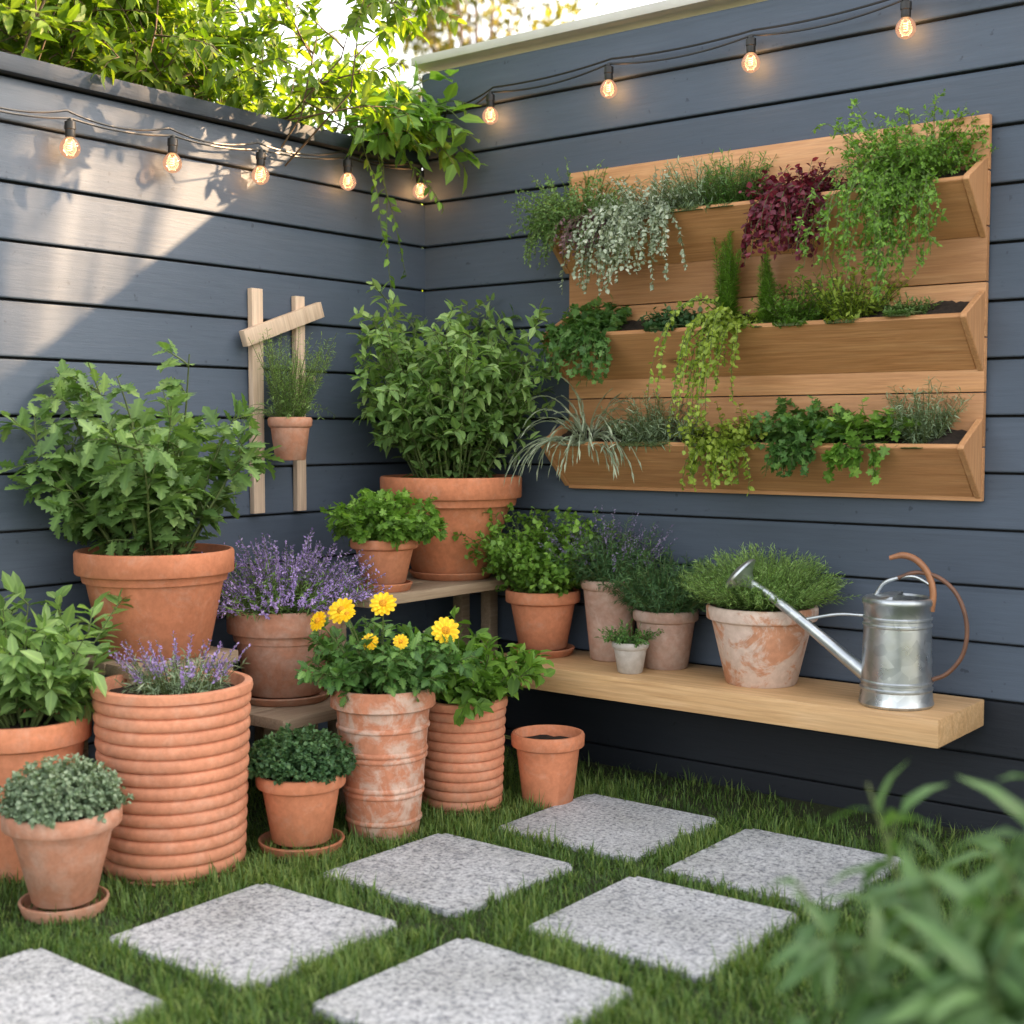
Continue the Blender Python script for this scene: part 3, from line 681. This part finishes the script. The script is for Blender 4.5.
p=tp('golden creeping foliage trailing below the middle trough',1.26,ZM); up_(p,'gold',RND,.017,50,(.04,.08),1.2,.4,12,w=.05); casc(p,'gold',RND,.018,30,(.16,.52),38,w=.03,side=.03,wob=.09)
p=tp('loose fresh green herb in the middle trough',1.455,ZM); up_(p,'fresh',SML,.019,100,(.06,.15),.9,.2,18,w=.035)
p=tp('lime green leafy herb in the middle trough',1.60,ZM); up_(p,'gold',SML,.021,100,(.07,.19),.8,.2,16,w=.04)
p=tp('low tuft of fine green thyme in the middle trough',1.76,ZM+.01); up_(p,'herb',SML,.013,60,(.03,.07),1.0,.2,16,w=.025)
p=tp('blue grey arching grass over the bottom trough',.735,ZB); plant(p,'silver',NDL,.05,75,(.16,.29),1.3,2.3,9,base_r=.03,cl=hang(p),t0=.0,ang=.08,jit=.05,sr=(.0020,.0010),K=12,smat=LG['silver'],wob=.05,bias=(-.05,-.15,.3))
p=tp('grey green lavender tuft in the bottom trough',.99,ZB); up_(p,'grey',NDL,.03,150,(.06,.17),1.0,.1,16,w=.07)
p=tp('golden creeping jenny spilling over the bottom trough',1.24,ZB); up_(p,'gold',RND,.020,80,(.05,.14),1.15,.3,12,w=.09); casc(p,'gold',RND,.020,28,(.08,.18),20,w=.05)
p=tp('dark green curly parsley over the bottom trough',1.47,ZB); up_(p,'mid',LOB,.026,90,(.05,.14),1.0,.3,8,w=.05,t0=.3,sub=dict(m=2,L=(.03,.05),per=5)); casc(p,'mid',LOB,.026,30,(.05,.12),9,w=.05,side=.2)
p=tp('bright green lobed leafy herb in the bottom trough',1.645,ZB); up_(p,'fresh',LOB,.040,46,(.06,.14),1.0,.4,6,w=.04,t0=.4)
casc(p,'fresh',LOB,.038,14,(.05,.10),6,w=.045)
p=tp('spiky grey green rosemary tuft in the bottom trough',1.80,ZB); up_(p,'grey',NDL,.028,70,(.09,.18),.6,.0,26,w=.03)
# ------------------------------------------------------------------ wooden hanger
hg=thing('wooden_hanger','pale wooden slat frame with slanted crossbar on the fence','plant hanger',(.012,-.69,.76))
box('upright',(.0,.020,-.115,-.072,.0,.67),M_pale,hg,bev=.002)
box('upright',(.0,.020,.060,.098,.0,.66),M_pale,hg,bev=.002)
box('crossbar',(.021,.044,-.165,.165,-.024,.024),M_pale,hg,loc=(0,-.005,.570),bev=.002,rot=(.33,0,0))
box('peg',(.021,.075,.070,.088,.40,.415),M_pale,hg,bev=.002)
hp=pp('hanging_pot','small dusty clay pot of trailing herb hung on the wooden frame',(.115,-.735,.92))
pot(hp,classic(.066,.045,.128,.03,.005,.008),M_ter2,.066,.128,th=.012)
plant(hp,'pale',NDL,.020,110,(.12,.29),.34,.20,30,z=.115,base_r=.035,t0=.02,sr=(.0012,.0006),bias=(0,.05,0))
plant(hp,'pale',NDL,.018,16,(.1,.18),.9,1.8,22,z=.115,base_r=.035,t0=.1,sr=(.0012,.0006),name='foliage')
tube('hanging_wire',smooth_path([(-.045,.04,.125),(-.06,.08,.25),(-.07,.10,.34)],8),.0012,M_black,hp,sides=6)
# ------------------------------------------------------------------ watering can
def galv():
    m,nt,N,L=newmat('galvanised_steel'); c=coords(nt); v=nd(nt,'ShaderNodeTexVoronoi'); v.inputs['Scale'].default_value=45; L.new(c.outputs[0],v.inputs['Vector'])
    n=noise(nt,c,12,4,.6)
    r=ramp(nt,[(0,(.38,.42,.45)),(1,(.60,.64,.66))]); L.new(v.outputs['Color'],r.inputs[0])
    r2=ramp(nt,[(.35,(.25,.25,.25)),(.7,(.45,.45,.45))]); L.new(n.outputs[0],r2.inputs[0])
    surf(nt,r.outputs[0],r2.outputs[0],n.outputs[0],.1,.004,.9); return m
M_g=galv(); M_lea=mat_plain('brown_handle',(.34,.15,.07),.42,0,20,.3,.1); M_lea2=mat_plain('dark_brown_handle',(.16,.075,.045),.42,0,20,.3,.1)
wc=thing('watering_can','galvanised steel watering can with brown handle on the shelf','watering can',(1.80,-.235,ZS))
wc.rotation_euler=(0,0,math.radians(12))
R=.091;H=.272;rt=.083
def wr(z): return R-.002+(rt-R)*z/H
def band(z): return [(wr(z-.005),z-.005),(wr(z)+.0028,z-.002),(wr(z)+.0028,z+.002),(wr(z+.005),z+.005)]
lathe('body',[(0,0),(R-.004,0),(R,.003),(R+.002,.008),(R,.014)]+band(.045)+band(.062)+band(.205)+band(.222)+[(rt+.001,H-.018),(rt+.004,H-.014),(rt+.004,H-.004),(rt+.002,H),(rt-.003,H+.003),(rt-.007,H-.002),(R-.014,.02),(0,.02)],M_g,wc,seg=64)
V=[];F=[]; nn=24
for k in range(nn+1):
    a=pi/2+pi*k/nn; V.append(((rt-.004)*math.cos(a),(rt-.004)*math.sin(a),H))
for k in range(nn+1):
    a=pi/2+pi*k/nn; V.append(((rt-.004)*math.cos(a)*.5,(rt-.004)*math.sin(a)*.9,H+.009))
for k in range(nn): F.append((k,k+1,nn+2+k,nn+1+k))
F.append(tuple(range(nn+1,2*nn+2)))
mesh_ob('hood',V,F,M_g,wc)
sp_=smooth_path([(-.060,0,.062),(-.115,0,.100),(-.23,-.0,.188),(-.335,.0,.265),(-.375,0,.290)],30)
tube('spout',sp_,[.025-.016*(i/30)**.6 for i in range(31)],M_g,wc,sides=18)
ro=lathe('rose',[(.010,-.045),(.012,-.034),(.026,-.014),(.050,.0),(.055,.003),(.054,.009),(.042,.016),(.020,.021),(0,.022)],M_g,wc,seg=40,sy=.9)
ro.location=(-.405,0,.309); ro.rotation_euler=(0,math.radians(-48),0)
tube('brace',smooth_path([(-.080,0,.222),(-.15,0,.221),(-.235,0,.203)],10),.0040,M_g,wc,sides=10)
tube('back_handle',smooth_path([(.0,0,H+.050),(.045,0,H+.066),(.10,0,H+.055),(.145,0,H+.012),(.168,0,H-.06),(.160,0,.14),(.125,0,.09),(.088,0,.07)],50),.0055,M_lea2,wc,sides=12)
tube('strut',smooth_path([(-.055,0,H+.004),(-.035,0,H+.035),(.0,0,H+.050),(.04,0,H+.055),(.080,0,H+.036)],24),.0050,M_g,wc,sides=12)
tube('grip',smooth_path([(-.022,0,H+.100),(.012,0,H+.108),(.046,0,H+.096),(.073,0,H+.064),(.086,0,H+.018),(.082,0,H-.030)],44),[.0055+.0030*min(1,i/8) for i in range(45)],M_lea,wc,sides=12)
# ------------------------------------------------------------------ string lights
def em(name,c,s):
    m,nt,N,L=newmat(name); e=nd(nt,'ShaderNodeEmission'); e.inputs[0].default_value=(*c,1); e.inputs[1].default_value=s
    o=nd(nt,'ShaderNodeOutputMaterial'); L.new(e.outputs[0],o.inputs[0]); return m
M_fil=em('lit_filament',(1,.50,.16),8)
def glassm():
    m,nt,N,L=newmat('bulb_glass'); t=nd(nt,'ShaderNodeBsdfTransparent'); t.inputs[0].default_value=(1,.88,.78,1)
    g=nd(nt,'ShaderNodeBsdfGlossy'); g.inputs['Roughness'].default_value=.05
    f=nd(nt,'ShaderNodeFresnel'); f.inputs[0].default_value=1.5; mx=nd(nt,'ShaderNodeMixShader'); L.new(f.outputs[0],mx.inputs[0]); L.new(t.outputs[0],mx.inputs[1]); L.new(g.outputs[0],mx.inputs[2])
    e=nd(nt,'ShaderNodeEmission'); e.inputs[0].default_value=(1,.55,.36,1); e.inputs[1].default_value=.15
    ad=nd(nt,'ShaderNodeAddShader'); L.new(mx.outputs[0],ad.inputs[0]); L.new(e.outputs[0],ad.inputs[1])
    o=nd(nt,'ShaderNodeOutputMaterial'); L.new(ad.outputs[0],o.inputs[0]); return m
M_gl=glassm()
def bulb(parent,loc,s=1.,tilt=0):
    prof=[(.011,-.050),(.013,-.055),(.021,-.063),(.0285,-.074),(.0315,-.086),(.030,-.098),(.024,-.109),(.014,-.116),(.005,-.119),(0,-.1195)]
    b=lathe('light_bulb',[(r*s,z*s) for r,z in prof],M_gl,parent,loc,seg=28)
    b.rotation_euler=(tilt,0,0)
    lathe('socket',[(r*s,z*s) for r,z in [(0,.004),(.008,.003),(.009,-.004),(.017,-.008),(.0175,-.030),(.015,-.032),(.0155,-.050),(.014,-.056),(0,-.056)]],M_black,b,seg=24)
    pts=[Vector((.007*math.cos(k*1.1)*s,.007*math.sin(k*1.1)*s,(-.068-.028*k/22)*s)) for k in range(23)]
    tube('filament',pts,.0016*s,M_fil,b,sides=6)
    ld=bpy.data.lights.new('bulb_light','POINT'); ld.energy=.34; ld.color=(1,.55,.22); ld.shadow_soft_size=.02
    lo=bpy.data.objects.new('bulb_light',ld); link(lo,b,(0,0,-.085*s))
def cable(parent,pts,sag,name='cable',r=.0032):
    out=[]
    for i in range(len(pts)-1):
        a,b=Vector(pts[i]),Vector(pts[i+1])
        for k in range(12):
            t=k/12; v=a.lerp(b,t); v.z-=sag*4*t*(1-t); out.append(v)
    out.append(Vector(pts[-1])); tube(name,out,r,M_black,parent,sides=6)
s1=thing('string_lights','string of lit clear bulbs on black cable along lower fence','string lights',(0,0,0),'strings of lit bulbs along the fences')
lp=[(.05,-2.6,1.82),(.05,-1.75,1.80),(.05,-1.425,1.811),(.05,-1.10,1.822),(.05,-.78,1.835),(.05,-.42,1.868),(.05,-.08,1.885),(.03,-.03,1.95)]
cable(s1,lp,.012); cable(s1,[(x-.015,y,z+.022) for x,y,z in lp],.022)
for q in lp[1:7]: bulb(s1,(q[0],q[1],q[2]-.003),.84,random.uniform(-.05,.05))
s2_=thing('string_lights','string of lit clear bulbs on black cable along taller fence','string lights',(0,0,0),'strings of lit bulbs along the fences')
rp=[(.03,-.03,1.95),(.14,-.05,2.06),(.33,-.05,2.10),(.79,-.05,2.115),(1.27,-.05,2.115),(1.72,-.05,2.13),(2.15,-.05,2.13),(2.6,-.05,2.13),(3.4,-.05,2.15)]
cable(s2_,rp,.02); cable(s2_,[(x,y+.015,z+.018) for x,y,z in rp],.010)
for i,q in enumerate(rp[1:7]):
    if i in (0,): continue
    bulb(s2_,(q[0],q[1],q[2]-.003),.84)
# ------------------------------------------------------------------ shrubs behind lower fence
def shrub(loc,h,label):
    s=thing('shrub',label,'shrub',loc,'leafy shrubs growing behind the lower fence')
    st=stems(16,(h*.85,h*1.12),.24,.02,.16,10,.05,bias=(.05,0,.2))
    def keepout(p):
        p=p.copy(); low=p[...,2]<1.99; p[...,0]=np.where(low,np.minimum(p[...,0],-.14-loc[0]),p[...,0])
        q=(p[...,1]+loc[1]>.0)&(p[...,1]+loc[1]<.3)&(p[...,2]<2.3); p[...,0]=np.where(q,np.minimum(p[...,0],-.14-loc[0]),p[...,0])
        return p
    st=keepout(st); b=keepout(branch(st,11,(.22,.48),.85,.35,.62,K=7,wob=.1)); b2=keepout(branch(b,4,(.08,.2),.8,.4,.3,K=5))
    stem_ob(s,[(st,1),(b,.4),(b2,.25)],.008,.002,M_wstem)
    P,D,U,S=cat(leaves(b,13,.15,.064,.9,.3,.2,.3),leaves(b2,10,.1,.060,.9,.3,.2,.3)); P=keepout(P)
    leaf_ob('foliage',s,ovate(.42),P,D,U,S,LG['hedge'])
for yy,hh in ((-.14,1.90),(-.55,2.24),(-.95,2.38),(-1.37,2.46),(-1.80,2.46)):
    shrub((-.48+random.uniform(-.05,.05),yy,G),hh+random.uniform(-.04,.05),'bright sunlit leafy green shrub rising above the fence')
for i,yy in enumerate((-1.1,-1.75)):
    shrub((-1.10,yy,G),2.66,'bright sunlit leafy green shrub rising above the fence')
v=thing('climbing_vine','large leaved green vine spilling over the fence corner','vine',(-.08,-.16,1.955))
def vcl(p):
    p=p.copy(); low=p[...,2]<.03; p[...,0]=np.where(low&(p[...,2]>-2),np.maximum(p[...,0],.135),p[...,0]); p[...,1]=np.minimum(p[...,1],.10); return p
plant(v,'vine',ovate(.50),.088,42,(.18,.42),1.2,1.3,9,z=.02,base_r=.06,t0=.15,bias=(.8,-.05,.18),cl=vcl,sr=(.004,.0015),smat=M_stem,sag=.3,taper=.1)
st=vcl(walk(np.array([[.14,-.12,.0],[.15,-.16,0],[.15,-.05,0],[.14,-.2,0]]),norm(np.array([[.3,0,-1.],[.2,-.1,-1],[.3,.1,-1],[.2,-.2,-1]])),np.array([.74,.46,.28,.38]),16,.5,.12))
stem_ob(v,[(st,1)],.002,.001,M_stem,'trailing_stems'); P,D,U,S=leaves(st,20,.05,.038,1.1,.3,.2,.3); leaf_ob('trailing_foliage',v,OV,P,D,U,S,LG['fresh'])
# near plant on the lawn
g=pp('garden_plant','soft leafy green plant with long pointed leaves growing on the lawn',(2.745,-2.135,G),'plant')
plant(g,'near',ovate(.28,.1,.34),.088,56,(.38,.68),.13,.28,16,z=0,base_r=.10,t0=.25,sub=dict(m=4,L=(.04,.09),per=6,t0=.4,droop=1.0),sr=(.004,.0016),sag=.45,taper=.1,wob=.14)
plant(g,'near',ovate(.42,.1,.3),.095,12,(.66,.86),.05,.10,16,z=0,base_r=.025,org=(.100,.078),t0=.40,sr=(.005,.002),sag=.45,taper=.05,bias=(.05,.04,0),wob=.05)
# ------------------------------------------------------------------ trees beyond
def tree(label,loc,th,cc,cr,ncl,per,ls,mat,tilt=(0,0),tight=.18):
    t=thing('tree',label,'tree',loc)
    top=Vector((tilt[0],tilt[1],th))
    tube('trunk',smooth_path([(0,0,-.1),(.05,.02,th*.4),tuple(top)],12),[.14-.07*i/12 for i in range(13)],M_bark,t,sides=12)
    cen=np.array([tilt[0],tilt[1],cc]); d=norm(rng.normal(size=(ncl,3))); rad=rng.uniform(.35,1,ncl)**.6
    C=cen+d*rad[:,None]*np.array(cr)
    lim=np.zeros((ncl,7,3)); a=np.array([tilt[0]*.7,tilt[1]*.7,th*.75])
    for k in range(7):
        u=k/6; lim[:,k]=a*(1-u)+C*u; lim[:,k,2]+=.15*np.sin(pi*u)
    stem_ob(t,[(lim,1)],.022,.005,M_bark,'limbs',5)
    P=(C[:,None]+rng.normal(0,tight,(ncl,per,3))*min(cr)).reshape(-1,3); n=len(P)
    D=norm(rng.normal(size=(n,3))+np.array([0,0,-.4])); u=rng.normal(size=(n,3))*.6+np.array([0,0,1]); U=norm(u-(u*D).sum(1,keepdims=True)*D)
    leaf_ob('crown',t,ovate(.5),P,D,U,rng.uniform(.6,1.3,n)*ls,LG[mat])
tree('airy yellow green tree beyond the fences',(-6.0,7.6,G),4.2,5.5,(1.1,1.1,1.3),46,70,.12,'tree')
tree('leafy yellow green tree standing beyond the lower fence',(-6.5,2.0,G),3.2,4.3,(1.5,1.5,1.3),60,60,.13,'tree')
tree('airy leafy tree beyond the taller fence',(3.04,2.06,G),3.7,4.84,(.95,.95,.56),34,44,.085,'hedge',tight=.17)
# ------------------------------------------------------------------ light, camera
w=bpy.data.worlds.new("World"); scene.world=w; w.use_nodes=True; nt=w.node_tree; nt.nodes.clear()
sky=nt.nodes.new('ShaderNodeTexSky'); sky.sky_type='NISHITA'; sky.sun_disc=False; sky.sun_elevation=SE; sky.sun_rotation=math.radians(38.7)
sky.air_density=1.0; sky.dust_density=3.0; sky.ozone_density=1.0
hs_=nt.nodes.new('ShaderNodeHueSaturation'); hs_.inputs['Saturation'].default_value=.42
tint=nt.nodes.new('ShaderNodeMix'); tint.data_type='RGBA'; tint.blend_type='MULTIPLY'; tint.inputs[0].default_value=1; tint.inputs[7].default_value=(1.09,1.0,.90,1)
bg=nt.nodes.new('ShaderNodeBackground'); bg.inputs[1].default_value=.82; ow=nt.nodes.new('ShaderNodeOutputWorld')
nt.links.new(sky.outputs[0],hs_.inputs['Color']); nt.links.new(hs_.outputs[0],tint.inputs[6]); nt.links.new(tint.outputs[2],bg.inputs[0]); nt.links.new(bg.outputs[0],ow.inputs[0])
sl=bpy.data.lights.new('sun','SUN'); sl.energy=29; sl.angle=math.radians(.8); sl.color=(1,.64,.35)
so=bpy.data.objects.new('sun',sl); link(so); so.rotation_euler=(-SUN).to_track_quat('-Z','Y').to_euler()
cam=bpy.data.cameras.new('camera'); co=bpy.data.objects.new('camera',cam); link(co,None,(3.13,-3.52,1.01))
cam.lens=47.7; cam.sensor_width=36; cam.clip_end=600; cam.clip_start=.05
co.rotation_euler=(math.radians(90-3.46),0,math.radians(38))
cam.dof.use_dof=True; cam.dof.focus_distance=3.75; cam.dof.aperture_fstop=2.4
scene.camera=co
scene.view_settings.view_transform='Standard'; scene.view_settings.look='None'; scene.view_settings.exposure=0
